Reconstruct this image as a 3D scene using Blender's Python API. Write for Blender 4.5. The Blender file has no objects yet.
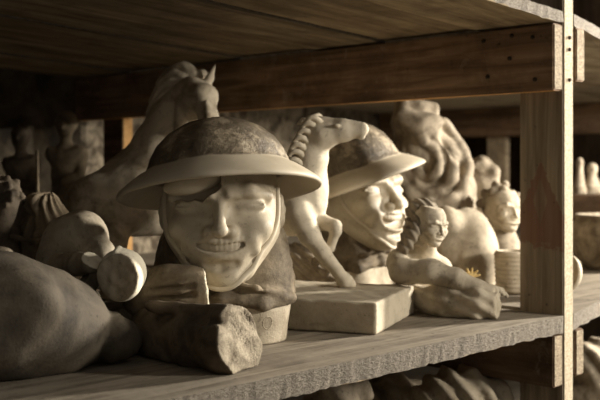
import bpy, bmesh, math, random
import numpy as np
from mathutils import Matrix, Vector, Euler

random.seed(7)
SC = bpy.context.scene
COL = SC.collection
FL = 970.0
CAMZ = 0.30
PI = math.pi


def P(px, py, D):
    return np.array(((px - 300.0) * D / FL, D, CAMZ - (py - 170.0) * D / FL))


# ------------------------------------------------------------------ materials
def new_mat(name):
    m = bpy.data.materials.new(name)
    m.use_nodes = True
    nt = m.node_tree
    b = nt.nodes['Principled BSDF']
    return m, nt, b


def coords(nt, scale=(1, 1, 1), which='Object'):
    tc = nt.nodes.new('ShaderNodeTexCoord')
    mp = nt.nodes.new('ShaderNodeMapping')
    mp.inputs['Scale'].default_value = scale
    nt.links.new(tc.outputs[which], mp.inputs['Vector'])
    return mp.outputs['Vector']


def noise(nt, vec, scale, detail=6, rough=0.6, dist=0.0):
    n = nt.nodes.new('ShaderNodeTexNoise')
    n.inputs['Scale'].default_value = scale
    n.inputs['Detail'].default_value = detail
    n.inputs['Roughness'].default_value = rough
    n.inputs['Distortion'].default_value = dist
    nt.links.new(vec, n.inputs['Vector'])
    return n.outputs['Fac']


def ramp(nt, fac, stops):
    r = nt.nodes.new('ShaderNodeValToRGB')
    els = r.color_ramp.elements
    while len(els) < len(stops):
        els.new(0.5)
    for e, (p, c) in zip(els, stops):
        e.position = p
        e.color = (c[0], c[1], c[2], 1) if not isinstance(c, float) else (c, c, c, 1)
    nt.links.new(fac, r.inputs['Fac'])
    return r.outputs['Color']


def mix(nt, fac, a, b, mode='MIX'):
    m = nt.nodes.new('ShaderNodeMix')
    m.data_type = 'RGBA'
    m.blend_type = mode
    if isinstance(fac, float):
        m.inputs[0].default_value = fac
    else:
        nt.links.new(fac, m.inputs[0])
    for i, v in ((6, a), (7, b)):
        if isinstance(v, tuple):
            m.inputs[i].default_value = (*v, 1)
        else:
            nt.links.new(v, m.inputs[i])
    return m.outputs[2]


def bump(nt, b, h, strength, dist=0.004):
    n = nt.nodes.new('ShaderNodeBump')
    n.inputs['Strength'].default_value = strength
    n.inputs['Distance'].default_value = dist
    nt.links.new(h, n.inputs['Height'])
    nt.links.new(n.outputs['Normal'], b.inputs['Normal'])


def plaster(name, base, dirt, lo=0.42, hi=0.66, sc=14, bmp=0.35, rough=0.8, spots=True):
    m, nt, b = new_mat(name)
    v = coords(nt)
    f = noise(nt, v, sc, 8, 0.65, 0.4)
    c = ramp(nt, f, [(lo, base), (hi, dirt)])
    f2 = noise(nt, v, sc * 7, 5, 0.7)
    if spots:
        s = ramp(nt, f2, [(0.58, 0.0), (0.72, 1.0)])
        s2 = nt.nodes.new('ShaderNodeMath'); s2.operation = 'MULTIPLY'; s2.inputs[1].default_value = 0.75
        nt.links.new(s, s2.inputs[0])
        c = mix(nt, s2.outputs[0], c, tuple(x * 0.45 for x in dirt))
    nt.links.new(c, b.inputs['Base Color'])
    b.inputs['Roughness'].default_value = rough
    b.inputs['Specular IOR Level'].default_value = 0.25
    f5 = noise(nt, v, sc * 22, 3, 0.6)
    bump(nt, b, mix(nt, 0.45, f2, f5), bmp * 1.5, 0.003)
    return m


def wood(name, c1, c2, grain=(3, 40, 40), sc=1.2, bmp=0.4, dust=None, rough=0.85, smear=False):
    m, nt, b = new_mat(name)
    v = coords(nt, grain)
    f = noise(nt, v, sc, 8, 0.65, 0.6)
    c = ramp(nt, f, [(0.36, c2), (0.50, tuple(0.45 * p_ + 0.55 * q_ for p_, q_ in zip(c1, c2))), (0.64, c1)])
    v2 = coords(nt)
    f2 = noise(nt, v2, 9, 6, 0.65, 0.2)
    c = mix(nt, ramp(nt, f2, [(0.45, 0.0), (0.75, 0.75)]), c, dust if dust else tuple(x * 0.5 for x in c2))
    f3 = noise(nt, v2, 38, 4, 0.6)
    c = mix(nt, ramp(nt, f3, [(0.66, 0.0), (0.73, 0.8)]), c, tuple(x * 0.3 for x in c2))
    oi = nt.nodes.new('ShaderNodeObjectInfo')
    c = mix(nt, 1.0, c, ramp(nt, oi.outputs['Random'], [(0.0, 0.62), (1.0, 1.0)]), 'MULTIPLY')
    nt.links.new(c, b.inputs['Base Color'])
    if smear:
        f4 = noise(nt, coords(nt, (1, 1.6, 1)), 11, 7, 0.7, 1.2)
        c = mix(nt, ramp(nt, f4, [(0.60, 0.0), (0.76, 0.55)]), c, (0.38, 0.31, 0.22))
    nt.links.new(c, b.inputs['Base Color'])
    b.inputs['Roughness'].default_value = rough
    b.inputs['Specular IOR Level'].default_value = 0.2
    mm = mix(nt, 0.4, f, f3)
    bump(nt, b, mm, bmp, 0.004)
    return m


def rough_edge(name, c1, c2):
    m, nt, b = new_mat(name)
    v = coords(nt, (1, 1, 1.8))
    f = noise(nt, v, 120, 5, 0.8, 0.3)
    c = ramp(nt, f, [(0.36, c2), (0.62, c1)])
    nt.links.new(c, b.inputs['Base Color'])
    b.inputs['Roughness'].default_value = 0.9
    bump(nt, b, f, 1.0, 0.008)
    return m


M = {}
M['plaster'] = plaster('pale plaster', (0.50, 0.425, 0.31), (0.22, 0.175, 0.115), 0.43, 0.70)
M['plaster_clean'] = plaster('clean plaster', (0.51, 0.435, 0.315), (0.37, 0.305, 0.21), 0.50, 0.80, 10, 0.12, 0.62, False)
M['face'] = plaster('worn face plaster', (0.46, 0.39, 0.28), (0.31, 0.25, 0.17), 0.42, 0.72, 16, 0.18, 0.55)
M['plaster_dirty'] = plaster('dirty plaster', (0.34, 0.28, 0.20), (0.115, 0.088, 0.056), 0.40, 0.64, 16, 0.5)
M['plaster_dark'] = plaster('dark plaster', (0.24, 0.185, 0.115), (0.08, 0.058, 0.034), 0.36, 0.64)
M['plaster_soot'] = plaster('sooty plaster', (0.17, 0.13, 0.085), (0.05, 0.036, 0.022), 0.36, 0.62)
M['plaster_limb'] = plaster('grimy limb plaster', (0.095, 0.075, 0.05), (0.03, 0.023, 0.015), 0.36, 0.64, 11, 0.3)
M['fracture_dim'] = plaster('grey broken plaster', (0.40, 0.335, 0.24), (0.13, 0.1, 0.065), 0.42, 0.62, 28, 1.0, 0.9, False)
M['slab'] = plaster('slab plaster', (0.47, 0.40, 0.29), (0.31, 0.255, 0.175), 0.44, 0.75, 18, 0.3)
M['torso'] = plaster('torso plaster', (0.40, 0.335, 0.24), (0.19, 0.15, 0.097), 0.43, 0.68)
M['foal'] = plaster('foal plaster', (0.62, 0.535, 0.40), (0.42, 0.35, 0.245), 0.46, 0.74)
M['white'] = plaster('white plaster', (0.80, 0.72, 0.55), (0.62, 0.53, 0.37), 0.5, 0.8, 18, 0.2)
M['fracture'] = plaster('broken plaster', (0.80, 0.71, 0.52), (0.52, 0.43, 0.28), 0.45, 0.72, 40, 0.9, 0.9, False)
M['patina'] = plaster('brown patina', (0.27, 0.212, 0.138), (0.09, 0.067, 0.041), 0.36, 0.60, 16, 0.4)
M['shelf_top'] = wood('dusty shelf wood', (0.28, 0.232, 0.168), (0.105, 0.082, 0.055), (2.2, 34, 34), 1.3, 0.7, (0.30, 0.25, 0.185))
M['shelf_edge'] = rough_edge('rough sawn edge', (0.27, 0.225, 0.165), (0.11, 0.085, 0.058))
M['shelf_under'] = wood('underside wood', (0.60, 0.475, 0.31), (0.22, 0.16, 0.10), (1.6, 15, 15), 1.2, 0.7)
M['shelf_under2'] = wood('lighter underside wood', (0.50, 0.39, 0.25), (0.27, 0.20, 0.122), (2.5, 22, 22), 1.2, 0.35)
M['grey_under'] = wood('pale grey underside wood', (0.74, 0.65, 0.50), (0.42, 0.35, 0.25), (1.6, 15, 15), 1.2, 0.5)
M['beam'] = wood('brown beam wood', (0.29, 0.185, 0.108), (0.115, 0.068, 0.037), (40, 2.5, 40), 1.1, 0.5, None, 0.85, True)
M['beam_end'] = rough_edge('beam end grain', (0.50, 0.39, 0.25), (0.17, 0.12, 0.07))
M['fresh_edge'] = wood('orange sawn edge', (0.80, 0.47, 0.19), (0.55, 0.29, 0.10), (30, 3, 30), 1.1, 0.2)
M['post_edge'] = rough_edge('pale post edge', (0.74, 0.62, 0.43), (0.40, 0.30, 0.18))


def post_face():
    m, nt, b = new_mat('stained post wood')
    v = coords(nt, (40, 40, 2.2))
    f = noise(nt, v, 1.2, 8, 0.65, 0.5)
    c = ramp(nt, f, [(0.36, (0.135, 0.098, 0.06)), (0.66, (0.31, 0.24, 0.158))])
    # reddish gable-shaped old stain on the wide face (local y across, z up)
    tc = nt.nodes.new('ShaderNodeTexCoord')
    sp = nt.nodes.new('ShaderNodeSeparateXYZ')
    nt.links.new(tc.outputs['Object'], sp.inputs[0])

    def math_(op, a, bb):
        n = nt.nodes.new('ShaderNodeMath'); n.operation = op
        for i, q in enumerate((a, bb)):
            if isinstance(q, (int, float)):
                n.inputs[i].default_value = q
            else:
                nt.links.new(q, n.inputs[i])
        return n.outputs[0]
    ay = math_('ABSOLUTE', math_('SUBTRACT', sp.outputs['Y'], 0.055), 0)
    top = math_('SUBTRACT', 0.265, math_('MULTIPLY', ay, 2.2))
    wob = math_('MULTIPLY', noise(nt, coords(nt), 26, 8, 0.75), 0.11)
    k = math_('ADD', math_('SUBTRACT', top, sp.outputs['Z']), wob)
    k1 = math_('MULTIPLY', math_('GREATER_THAN', k, 0.0), math_('GREATER_THAN', math_('ADD', sp.outputs['Z'], wob), 0.195))
    hole = math_('GREATER_THAN', math_('ADD', math_('MULTIPLY', ay, 3.0), math_('ABSOLUTE', math_('SUBTRACT', sp.outputs['Z'], 0.235), 0)), 0.05)
    k2 = math_('MULTIPLY', math_('MULTIPLY', k1, math_('ADD', math_('MULTIPLY', hole, 0.6), 0.4)), 0.72)
    c = mix(nt, k2, c, (0.17, 0.075, 0.042))
    f3 = noise(nt, coords(nt), 40, 4)
    c = mix(nt, ramp(nt, f3, [(0.66, 0.0), (0.72, 0.85)]), c, (0.05, 0.035, 0.02))
    nt.links.new(c, b.inputs['Base Color'])
    b.inputs['Roughness'].default_value = 0.85
    bump(nt, b, f, 0.35, 0.004)
    return m


M['post'] = post_face()


def helmet_mat():
    m, nt, b = new_mat('worn helmet paint')
    v = coords(nt)
    f = noise(nt, v, 22, 8, 0.70, 0.3)
    dome = ramp(nt, f, [(0.36, (0.075, 0.057, 0.036)), (0.52, (0.15, 0.116, 0.074)), (0.575, (0.28, 0.222, 0.147)), (0.66, (0.42, 0.345, 0.235))])
    lip = ramp(nt, noise(nt, v, 12, 6), [(0.35, (0.50, 0.425, 0.31)), (0.75, (0.38, 0.315, 0.215))])
    sp = nt.nodes.new('ShaderNodeVectorMath'); sp.operation = 'MULTIPLY'
    sp.inputs[1].default_value = (1, 1, 0)
    tc = nt.nodes.new('ShaderNodeTexCoord')
    nt.links.new(tc.outputs['Object'], sp.inputs[0])
    ln = nt.nodes.new('ShaderNodeVectorMath'); ln.operation = 'LENGTH'
    nt.links.new(sp.outputs[0], ln.inputs[0])
    fac = ramp(nt, ln.outputs['Value'], [(0.129, 0.0), (0.133, 1.0)])
    nt.links.new(mix(nt, fac, dome, lip), b.inputs['Base Color'])
    b.inputs['Roughness'].default_value = 0.6
    b.inputs['Specular IOR Level'].default_value = 0.35
    inv = nt.nodes.new('ShaderNodeMath'); inv.operation = 'SUBTRACT'; inv.inputs[0].default_value = 1.0
    nt.links.new(fac, inv.inputs[1])
    hh = nt.nodes.new('ShaderNodeMath'); hh.operation = 'MULTIPLY'
    nt.links.new(noise(nt, v, 90, 5, 0.7), hh.inputs[0]); nt.links.new(inv.outputs[0], hh.inputs[1])
    bump(nt, b, hh.outputs[0], 0.7, 0.005)
    return m


M['helmet'] = helmet_mat()
M['horse'] = plaster('dusty horse plaster', (0.62, 0.53, 0.39), (0.22, 0.168, 0.105), 0.45, 0.66, 11, 0.3)
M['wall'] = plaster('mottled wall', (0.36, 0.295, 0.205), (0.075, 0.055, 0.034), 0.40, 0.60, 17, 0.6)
M['wall_shade'] = plaster('shaded wall', (0.13, 0.10, 0.062), (0.028, 0.02, 0.012), 0.36, 0.62, 9, 0.6)  # same wall, with the shade of the unlit left recess put into the colour
M['wall_dark'] = wood('dark board wall', (0.11, 0.072, 0.042), (0.05, 0.032, 0.018), (20, 20, 1.5), 1.2, 0.3)
M['floor'] = wood('dusty floor', (0.10, 0.08, 0.055), (0.05, 0.038, 0.025))
M['nail'] = plaster('rusty nail', (0.05, 0.035, 0.022), (0.03, 0.02, 0.012), bmp=0.1)
M['gold'] = plaster('yellowed plaster', (0.78, 0.55, 0.22), (0.55, 0.36, 0.13), 0.45, 0.75, 30)

# ------------------------------------------------------------------ objects
def thing(name, label, cat, loc=(0, 0, 0), rz=0.0, group=None):
    o = bpy.data.objects.new(name, None)
    o.empty_display_size = 0.05
    COL.objects.link(o)
    o.location = loc
    o.rotation_euler = (0, 0, rz)
    tag(o, label, cat, group)
    return o


def tag(o, label, cat, group=None):
    o['label'] = label
    o['category'] = cat
    if group:
        o['group'] = group


def link_mesh(name, me, mat, parent=None, loc=(0, 0, 0), rot=(0, 0, 0)):
    o = bpy.data.objects.new(name, me)
    COL.objects.link(o)
    if mat:
        for mm in (mat if isinstance(mat, (list, tuple)) else [mat]):
            me.materials.append(mm)
    o.parent = parent
    o.location = loc
    o.rotation_euler = rot
    return o


def from_bm(name, bm, mat, parent=None, loc=(0, 0, 0), rot=(0, 0, 0), smooth=True):
    bmesh.ops.recalc_face_normals(bm, faces=bm.faces)
    me = bpy.data.meshes.new(name)
    bm.to_mesh(me)
    bm.free()
    if smooth:
        me.shade_smooth()
    return link_mesh(name, me, mat, parent, loc, rot)


# ------------------------------------------------------------------ implicit sculpting
_rng = np.random.default_rng(11)


def nz(x, y, z, freq, seed=0, n=7):
    r = np.random.default_rng(seed)
    out = 0
    for _ in range(n):
        k = r.normal(size=3)
        k *= freq * 2 * PI * r.uniform(0.6, 1.5) / np.linalg.norm(k)
        out = out + np.sin(k[0] * x + k[1] * y + k[2] * z + r.uniform(0, 6.28))
    return out / math.sqrt(n)


class S:
    """a distance field on a grid; shapes are blended in and the zero surface becomes a mesh"""

    def __init__(s, lo, hi, h):
        s.lo = np.array(lo, float)
        s.h = h
        n = np.ceil((np.array(hi) - s.lo) / h).astype(int) + 1
        s.n = n
        s.ax = [s.lo[i] + h * np.arange(n[i]) for i in range(3)]
        s.F = np.full(tuple(n), 9.0, np.float32)

    def grid(s):
        return s.ax[0][:, None, None], s.ax[1][None, :, None], s.ax[2][None, None, :]

    def op(s, lo, hi, fn, k=0.0, mode='+'):
        mg = k + 3 * s.h
        sl = []
        for i in range(3):
            a = int(max(0, math.floor((lo[i] - mg - s.lo[i]) / s.h)))
            b = int(min(s.n[i], math.ceil((hi[i] + mg - s.lo[i]) / s.h) + 1))
            if b <= a:
                return s
            sl.append(slice(a, b))
        x = s.ax[0][sl[0]][:, None, None]
        y = s.ax[1][sl[1]][None, :, None]
        z = s.ax[2][sl[2]][None, None, :]
        d = fn(x, y, z).astype(np.float32)
        a = s.F[tuple(sl)]
        sg = 1.0
        if mode == '-':
            a = -a
            sg = -1.0
        if k > 0:
            h = np.clip(0.5 + 0.5 * (a - d) / k, 0, 1)
            r = a * (1 - h) + d * h - k * h * (1 - h)
        else:
            r = np.minimum(a, d)
        s.F[tuple(sl)] = sg * r
        return s

    def cap(s, a, b, ra, rb=None, k=0.01, mode='+', sc=None):
        a = np.array(a, float); b = np.array(b, float)
        rb = ra if rb is None else rb
        sc = np.array(sc if sc is not None else (1, 1, 1), float)
        m = max(ra, rb) * sc.max()
        ms = sc.min()
        d0 = (b - a) / sc
        L2 = max(d0 @ d0, 1e-12)

        def fn(x, y, z):
            px, py, pz = (x - a[0]) / sc[0], (y - a[1]) / sc[1], (z - a[2]) / sc[2]
            t = np.clip((px * d0[0] + py * d0[1] + pz * d0[2]) / L2, 0, 1)
            q = np.sqrt((px - t * d0[0]) ** 2 + (py - t * d0[1]) ** 2 + (pz - t * d0[2]) ** 2)
            return (q - (ra + (rb - ra) * t)) * ms
        return s.op(np.minimum(a, b) - m, np.maximum(a, b) + m, fn, k, mode)

    def ell(s, c, r, k=0.01, mode='+', rot=None):
        c = np.array(c, float); r = np.array(r if hasattr(r, '__len__') else (r, r, r), float)
        m = r.max() if rot is not None else r
        R = np.array(Euler(rot).to_matrix()).T if rot is not None else np.eye(3)

        def fn(x, y, z):
            dx, dy, dz = x - c[0], y - c[1], z - c[2]
            u = (R[0, 0] * dx + R[0, 1] * dy + R[0, 2] * dz)
            v = (R[1, 0] * dx + R[1, 1] * dy + R[1, 2] * dz)
            w = (R[2, 0] * dx + R[2, 1] * dy + R[2, 2] * dz)
            k0 = np.sqrt((u / r[0]) ** 2 + (v / r[1]) ** 2 + (w / r[2]) ** 2) + 1e-9
            k1 = np.sqrt((u / r[0] ** 2) ** 2 + (v / r[1] ** 2) ** 2 + (w / r[2] ** 2) ** 2) + 1e-9
            return k0 * (k0 - 1) / k1
        return s.op(c - m, c + m, fn, k, mode)

    def box(s, c, hf, rd=0.004, k=0.0, mode='+', rot=None):
        c = np.array(c, float); hf = np.array(hf, float)
        m = np.linalg.norm(hf) if rot is not None else hf
        R = np.array(Euler(rot).to_matrix()).T if rot is not None else np.eye(3)

        def fn(x, y, z):
            d = [x - c[0], y - c[1], z - c[2]]
            q = [np.abs(R[i, 0] * d[0] + R[i, 1] * d[1] + R[i, 2] * d[2]) - hf[i] + rd for i in range(3)]
            o = np.sqrt(np.maximum(q[0], 0) ** 2 + np.maximum(q[1], 0) ** 2 + np.maximum(q[2], 0) ** 2)
            return o + np.minimum(np.maximum(np.maximum(q[0], q[1]), q[2]), 0) - rd
        return s.op(c - m, c + m, fn, k, mode)

    def chain(s, pts, k=0.012, mode='+', sc=None):
        """pts: (world point, radius)"""
        for (a, ra), (b, rb) in zip(pts[:-1], pts[1:]):
            s.cap(a, b, ra, rb, k, mode, sc)
        return s

    def loft(s, zs, cx, cy, hx, hy, k=0.01, mode='+', e=2.0):
        zs = np.array(zs, float)
        lo = (min(np.array(cx) - hx), min(np.array(cy) - hy), zs[0])
        hi = (max(np.array(cx) + hx), max(np.array(cy) + hy), zs[-1])

        def fn(x, y, z):
            X = np.interp(z, zs, hx); Y = np.interp(z, zs, hy)
            u = (np.abs(x - np.interp(z, zs, cx)) / X) ** e + (np.abs(y - np.interp(z, zs, cy)) / Y) ** e
            d = (u ** (1 / e) - 1) * np.minimum(X, Y)
            return np.maximum(d, np.maximum(zs[0] - z, z - zs[-1]))
        return s.op(lo, hi, fn, k, mode)

    def rough(s, amp, freq, seed=1, lo=None, hi=None):
        x, y, z = s.grid()
        band = np.abs(s.F) < 8
        d = amp * nz(x, y, z, freq, seed)
        s.F = np.where(band, s.F + d, s.F).astype(np.float32)
        return s

    def groove(s, amp, fn):
        x, y, z = s.grid()
        s.F = np.where(s.F < 8, s.F + amp * fn(x, y, z), s.F).astype(np.float32)
        return s

    def plane(s, p, n, amp=0.0, freq=40, seed=3):
        n = np.array(n, float); n /= np.linalg.norm(n)
        x, y, z = s.grid()
        d = (x - p[0]) * n[0] + (y - p[1]) * n[1] + (z - p[2]) * n[2]
        if amp:
            d = d + amp * nz(x, y, z, freq, seed)
        return d.astype(np.float32)

    def cut(s, pl):
        s.F = np.maximum(s.F, pl)
        return s

    def floor(s, z=0.0):
        s.F = np.maximum(s.F, (z - s.ax[2])[None, None, :]).astype(np.float32)
        return s

    def sample(s, p):
        q = (np.array(p) - s.lo) / s.h
        q = np.clip(q, 0, s.n - 1.001)
        i = q.astype(int); f = q - i
        v = 0
        for dx in (0, 1):
            for dy in (0, 1):
                for dz in (0, 1):
                    w = (f[0] if dx else 1 - f[0]) * (f[1] if dy else 1 - f[1]) * (f[2] if dz else 1 - f[2])
                    v += w * s.F[i[0] + dx, i[1] + dy, i[2] + dz]
        return v

    def snap(s, p, off):
        p = np.array(p, float)
        e = s.h
        for _ in range(12):
            g = np.array([(s.sample(p + d) - s.sample(p - d)) / (2 * e) for d in np.eye(3) * e])
            L = np.linalg.norm(g)
            if L < 1e-6:
                break
            p = p - 0.7 * (s.sample(p) - off) * g / L / max(L, 0.5)
        return p

    def mesh(s, name, origin=(0, 0, 0), F=None):
        F = (s.F if F is None else F).copy()
        F[0], F[-1], F[:, 0], F[:, -1], F[:, :, 0], F[:, :, -1] = 9, 9, 9, 9, 9, 9
        F = np.clip(F, -4 * s.h, 4 * s.h)
        ins = F < 0
        nx, ny, nzn = F.shape
        acc = np.zeros((nx - 1, ny - 1, nzn - 1, 3), np.float32)
        cnt = np.zeros((nx - 1, ny - 1, nzn - 1), np.float32)
        cs = [(0, 0, 0), (1, 0, 0), (0, 1, 0), (1, 1, 0), (0, 0, 1), (1, 0, 1), (0, 1, 1), (1, 1, 1)]
        v = lambda A, c: A[c[0]:nx - 1 + c[0], c[1]:ny - 1 + c[1], c[2]:nzn - 1 + c[2]]
        for ax in range(3):
            for c in cs:
                if c[ax]:
                    continue
                d = list(c); d[ax] = 1; d = tuple(d)
                a, b = v(F, c), v(F, d)
                m = v(ins, c) != v(ins, d)
                idx = np.nonzero(m)
                t = a[idx] / (a[idx] - b[idx])
                for j in range(3):
                    acc[idx + (np.full(len(t), j),)] += (t if j == ax else c[j])
                cnt[idx] += 1
        cells = np.nonzero(cnt > 0)
        vid = np.full(cnt.shape, -1, np.int64)
        vid[cells] = np.arange(len(cells[0]))
        verts = acc[cells] / cnt[cells][:, None] + np.stack(cells, 1)
        verts = verts * s.h + s.lo - np.array(origin)
        quads = []
        for ax in range(3):
            o = [i for i in range(3) if i != ax]
            a = [slice(None)] * 3; b = [slice(None)] * 3
            a[ax] = slice(0, -1); b[ax] = slice(1, None)
            A, B = ins[tuple(a)], ins[tuple(b)]
            idx = np.stack(np.nonzero(A != B), 1)
            idx = idx[(idx[:, o[0]] > 0) & (idx[:, o[1]] > 0) & (idx[:, o[0]] < F.shape[o[0]] - 1) & (idx[:, o[1]] < F.shape[o[1]] - 1)]
            fl = A[tuple(idx.T)]
            e0 = np.zeros(3, int); e0[o[0]] = 1
            e1 = np.zeros(3, int); e1[o[1]] = 1
            g = lambda q: vid[tuple(q.T)]
            Q = np.stack([g(idx - e0 - e1), g(idx - e1), g(idx), g(idx - e0)], 1)
            if ax == 1:
                fl = ~fl
            Q[~fl] = Q[~fl][:, ::-1]
            quads.append(Q)
        Q = np.concatenate(quads)
        Q = Q[(Q >= 0).all(1)]
        if name == 'broken_face' and len(Q):
            lab = np.arange(len(verts))
            for _ in range(400):
                m = lab[Q].min(1)
                new = lab.copy()
                np.minimum.at(new, Q.ravel(), np.repeat(m, 4))
                if (new == lab).all():
                    break
                lab = new
            big = np.bincount(lab[Q[:, 0]]).argmax()
            Q = Q[lab[Q[:, 0]] == big]
            used = np.unique(Q)
            remap = np.full(len(verts), -1); remap[used] = np.arange(len(used))
            verts = verts[used]; Q = remap[Q]
        me = bpy.data.meshes.new(name)
        me.vertices.add(len(verts)); me.vertices.foreach_set('co', verts.astype(np.float32).ravel())
        me.loops.add(len(Q) * 4); me.loops.foreach_set('vertex_index', Q.astype(np.int32).ravel())
        me.polygons.add(len(Q))
        me.polygons.foreach_set('loop_start', np.arange(0, len(Q) * 4, 4, dtype=np.int32))
        me.update(calc_edges=True)
        me.validate()
        me.shade_smooth()
        return me

    def obj(s, name, mat, parent=None, F=None, local=False):
        """field is in world space unless local; the mesh is stored relative to its parent (or its own base)"""
        if parent is not None and not local:
            org = np.array(parent.location)
            return link_mesh(name, s.mesh(name, org, F), mat, parent)
        if local:
            return link_mesh(name, s.mesh(name, (0, 0, 0), F), mat, parent)
        idx = np.nonzero(s.F < 0)
        org = np.array([s.ax[0][idx[0]].mean(), s.ax[1][idx[1]].mean(), s.ax[2][idx[2].min()]])
        return link_mesh(name, s.mesh(name, org, F), mat, None, tuple(org))


def PR(px, py, D, rpx):
    return (P(px, py, D), rpx * D / FL)


def tube(path, rad, n=8, sc=1.0, closed=False):
    """swept tube with a flattened section"""
    bm = bmesh.new()
    pts = [Vector(p) for p in path]
    rings = []
    up = Vector((0, -1, 0.01))
    for i, p in enumerate(pts):
        t = (pts[min(i + 1, len(pts) - 1)] - pts[max(i - 1, 0)]).normalized()
        a = t.cross(up)
        a = a.normalized() if a.length > 1e-4 else Vector((1, 0, 0))
        b = a.cross(t).normalized()
        r = rad[i] if hasattr(rad, '__len__') else rad
        rings.append([bm.verts.new(p + a * r * math.cos(2 * PI * j / n) + b * r * sc * math.sin(2 * PI * j / n)) for j in range(n)])
    for r0, r1 in zip(rings[:-1], rings[1:]):
        for j in range(n):
            bm.faces.new((r0[j], r0[(j + 1) % n], r1[(j + 1) % n], r1[j]))
    bm.faces.new(rings[0][::-1]); bm.faces.new(rings[-1])
    return bm


def lathe(prof, n=72, wob=0.0):
    bm = bmesh.new()
    rings = []
    for i, (r, z) in enumerate(prof):
        if r < 1e-5:
            rings.append([bm.verts.new((0, 0, z))])
        else:
            rings.append([bm.verts.new((r * (1 + wob * math.sin(3 * 2 * PI * j / n + 1)) * math.cos(2 * PI * j / n), r * math.sin(2 * PI * j / n), z)) for j in range(n)])
    for a, b in zip(rings[:-1], rings[1:]):
        for j in range(n):
            k = (j + 1) % n
            if len(a) == 1:
                bm.faces.new((a[0], b[j], b[k]))
            elif len(b) == 1:
                bm.faces.new((a[j], b[0], a[k]))
            else:
                bm.faces.new((a[j], b[j], b[k], a[k]))
    return bm


def smooth_path(pts, n=6):
    pts = [np.array(p, float) for p in pts]
    out = []
    for i in range(len(pts) - 1):
        p0 = pts[max(i - 1, 0)]; p1 = pts[i]; p2 = pts[i + 1]; p3 = pts[min(i + 2, len(pts) - 1)]
        for j in range(n):
            t = j / n
            out.append(0.5 * (2 * p1 + (p2 - p0) * t + (2 * p0 - 5 * p1 + 4 * p2 - p3) * t * t + (3 * p1 - p0 - 3 * p2 + p3) * t ** 3))
    out.append(pts[-1])
    return out


# ------------------------------------------------------------------ shelving
E1 = np.array((0.6997, 0.7145, 0)); E2 = np.array((-0.7145, 0.6997, 0))
ANG = math.atan2(E1[1], E1[0])
PF = np.array((0.544, 2.0, 0.0))                       # front left corner of the post, at shelf height


def board(name, c, poly, z0, z1, mats, parent, jag=0.0, tilt=(0, 0), seed=0, step=0.05, edge_mat=True):
    """a plank: plan outline 'poly' (local xy, first edge is the front), thickness z0..z1; front edge may be jagged"""
    rnd = random.Random(seed)
    bm = bmesh.new()
    front = []
    a, b = np.array(poly[0], float), np.array(poly[1], float)
    n = max(2, int(np.linalg.norm(b - a) / step)) if jag else 1
    nrm = np.array((b[1] - a[1], -(b[0] - a[0]))); nrm = nrm / (np.linalg.norm(nrm) + 1e-9)
    ptsT, ptsB = [], []
    for i in range(n + 1):
        q = a + (b - a) * i / n
        ptsT.append((*(q + nrm * rnd.uniform(-jag, jag) * 0.6), z1 + rnd.uniform(-jag, 0) * 0.3))
        ptsB.append((*(q + nrm * rnd.uniform(-jag, jag)), z0 + rnd.uniform(-jag, jag)))
    for q in poly[2:]:
        ptsT.append((*q, z1)); ptsB.append((*q, z0))
    T = lambda p: (p[0], p[1], p[2] + tilt[0] * p[0] + tilt[1] * p[1])
    vt = [bm.verts.new(T(p)) for p in ptsT]
    vb = [bm.verts.new(T(p)) for p in ptsB]
    ft = bm.faces.new(vt); fb = bm.faces.new(vb[::-1])
    N = len(vt)
    for i in range(N):
        j = (i + 1) % N
        f = bm.faces.new((vb[i], vb[j], vt[j], vt[i]))
        f.material_index = 1 if i < n else 0
    fb.material_index = 2 if len(mats) > 2 else 0
    if jag == 0:
        bmesh.ops.bevel(bm, geom=[e for e in bm.edges], offset=0.0025, segments=1, affect='EDGES')
    return from_bm(name, bm, mats, parent, smooth=False)


def bar(name, lo, hi, mats, parent, pick=None, bev=0.003):
    """squared timber; pick(normal) chooses the material of each face"""
    bm = bmesh.new()
    bmesh.ops.create_cube(bm, size=1)
    for v in bm.verts:
        v.co = Vector([lo[i] if v.co[i] < 0 else hi[i] for i in range(3)])
    bmesh.ops.recalc_face_normals(bm, faces=bm.faces)
    if pick:
        for f in bm.faces:
            f.material_index = pick(f.normal)
    bmesh.ops.bevel(bm, geom=[e for e in bm.edges], offset=bev, segments=2, affect='EDGES')
    return from_bm(name, bm, mats, parent, smooth=False)


def nails(parent, spots, axis):
    for p in spots:
        bm = bmesh.new()
        bmesh.ops.create_cone(bm, cap_ends=True, segments=10, radius1=0.0045, radius2=0.0035, depth=0.006)
        rot = (0, PI / 2, 0) if axis == 'x' else (PI / 2, 0, 0)
        from_bm('nail', bm, M['nail'], parent, p, rot)


ZU = 0.603       # underside of the upper deck
TILT = -0.05     # the upper deck rises a little to the left
unit = thing('shelving_unit', 'weathered wooden shelving bay holding the plaster sculptures, with a post at its right end', 'shelf', tuple(PF), ANG)
DEP = 1.78
LEFT = -2.3
# lower deck: planks running along the front
edges = [0.0, 0.30, 0.56, 0.86, 1.15, 1.45, DEP]
board('shelf_board', None, [(LEFT, 0.0), (-0.001, 0.0), (-0.001, edges[1] - 0.002), (LEFT, edges[1] - 0.002)], -0.035, 0.0, [M['shelf_top'], M['shelf_edge'], M['shelf_under']], unit, 0.0016, seed=3, step=0.012)
for i in range(1, 6):
    board('shelf_board', None, [(LEFT, edges[i]), (-0.001, edges[i]), (-0.001, edges[i + 1] - 0.002), (LEFT, edges[i + 1] - 0.002)], -0.035, 0.0, [M['shelf_top'], M['shelf_top'], M['shelf_under']], unit)
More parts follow.
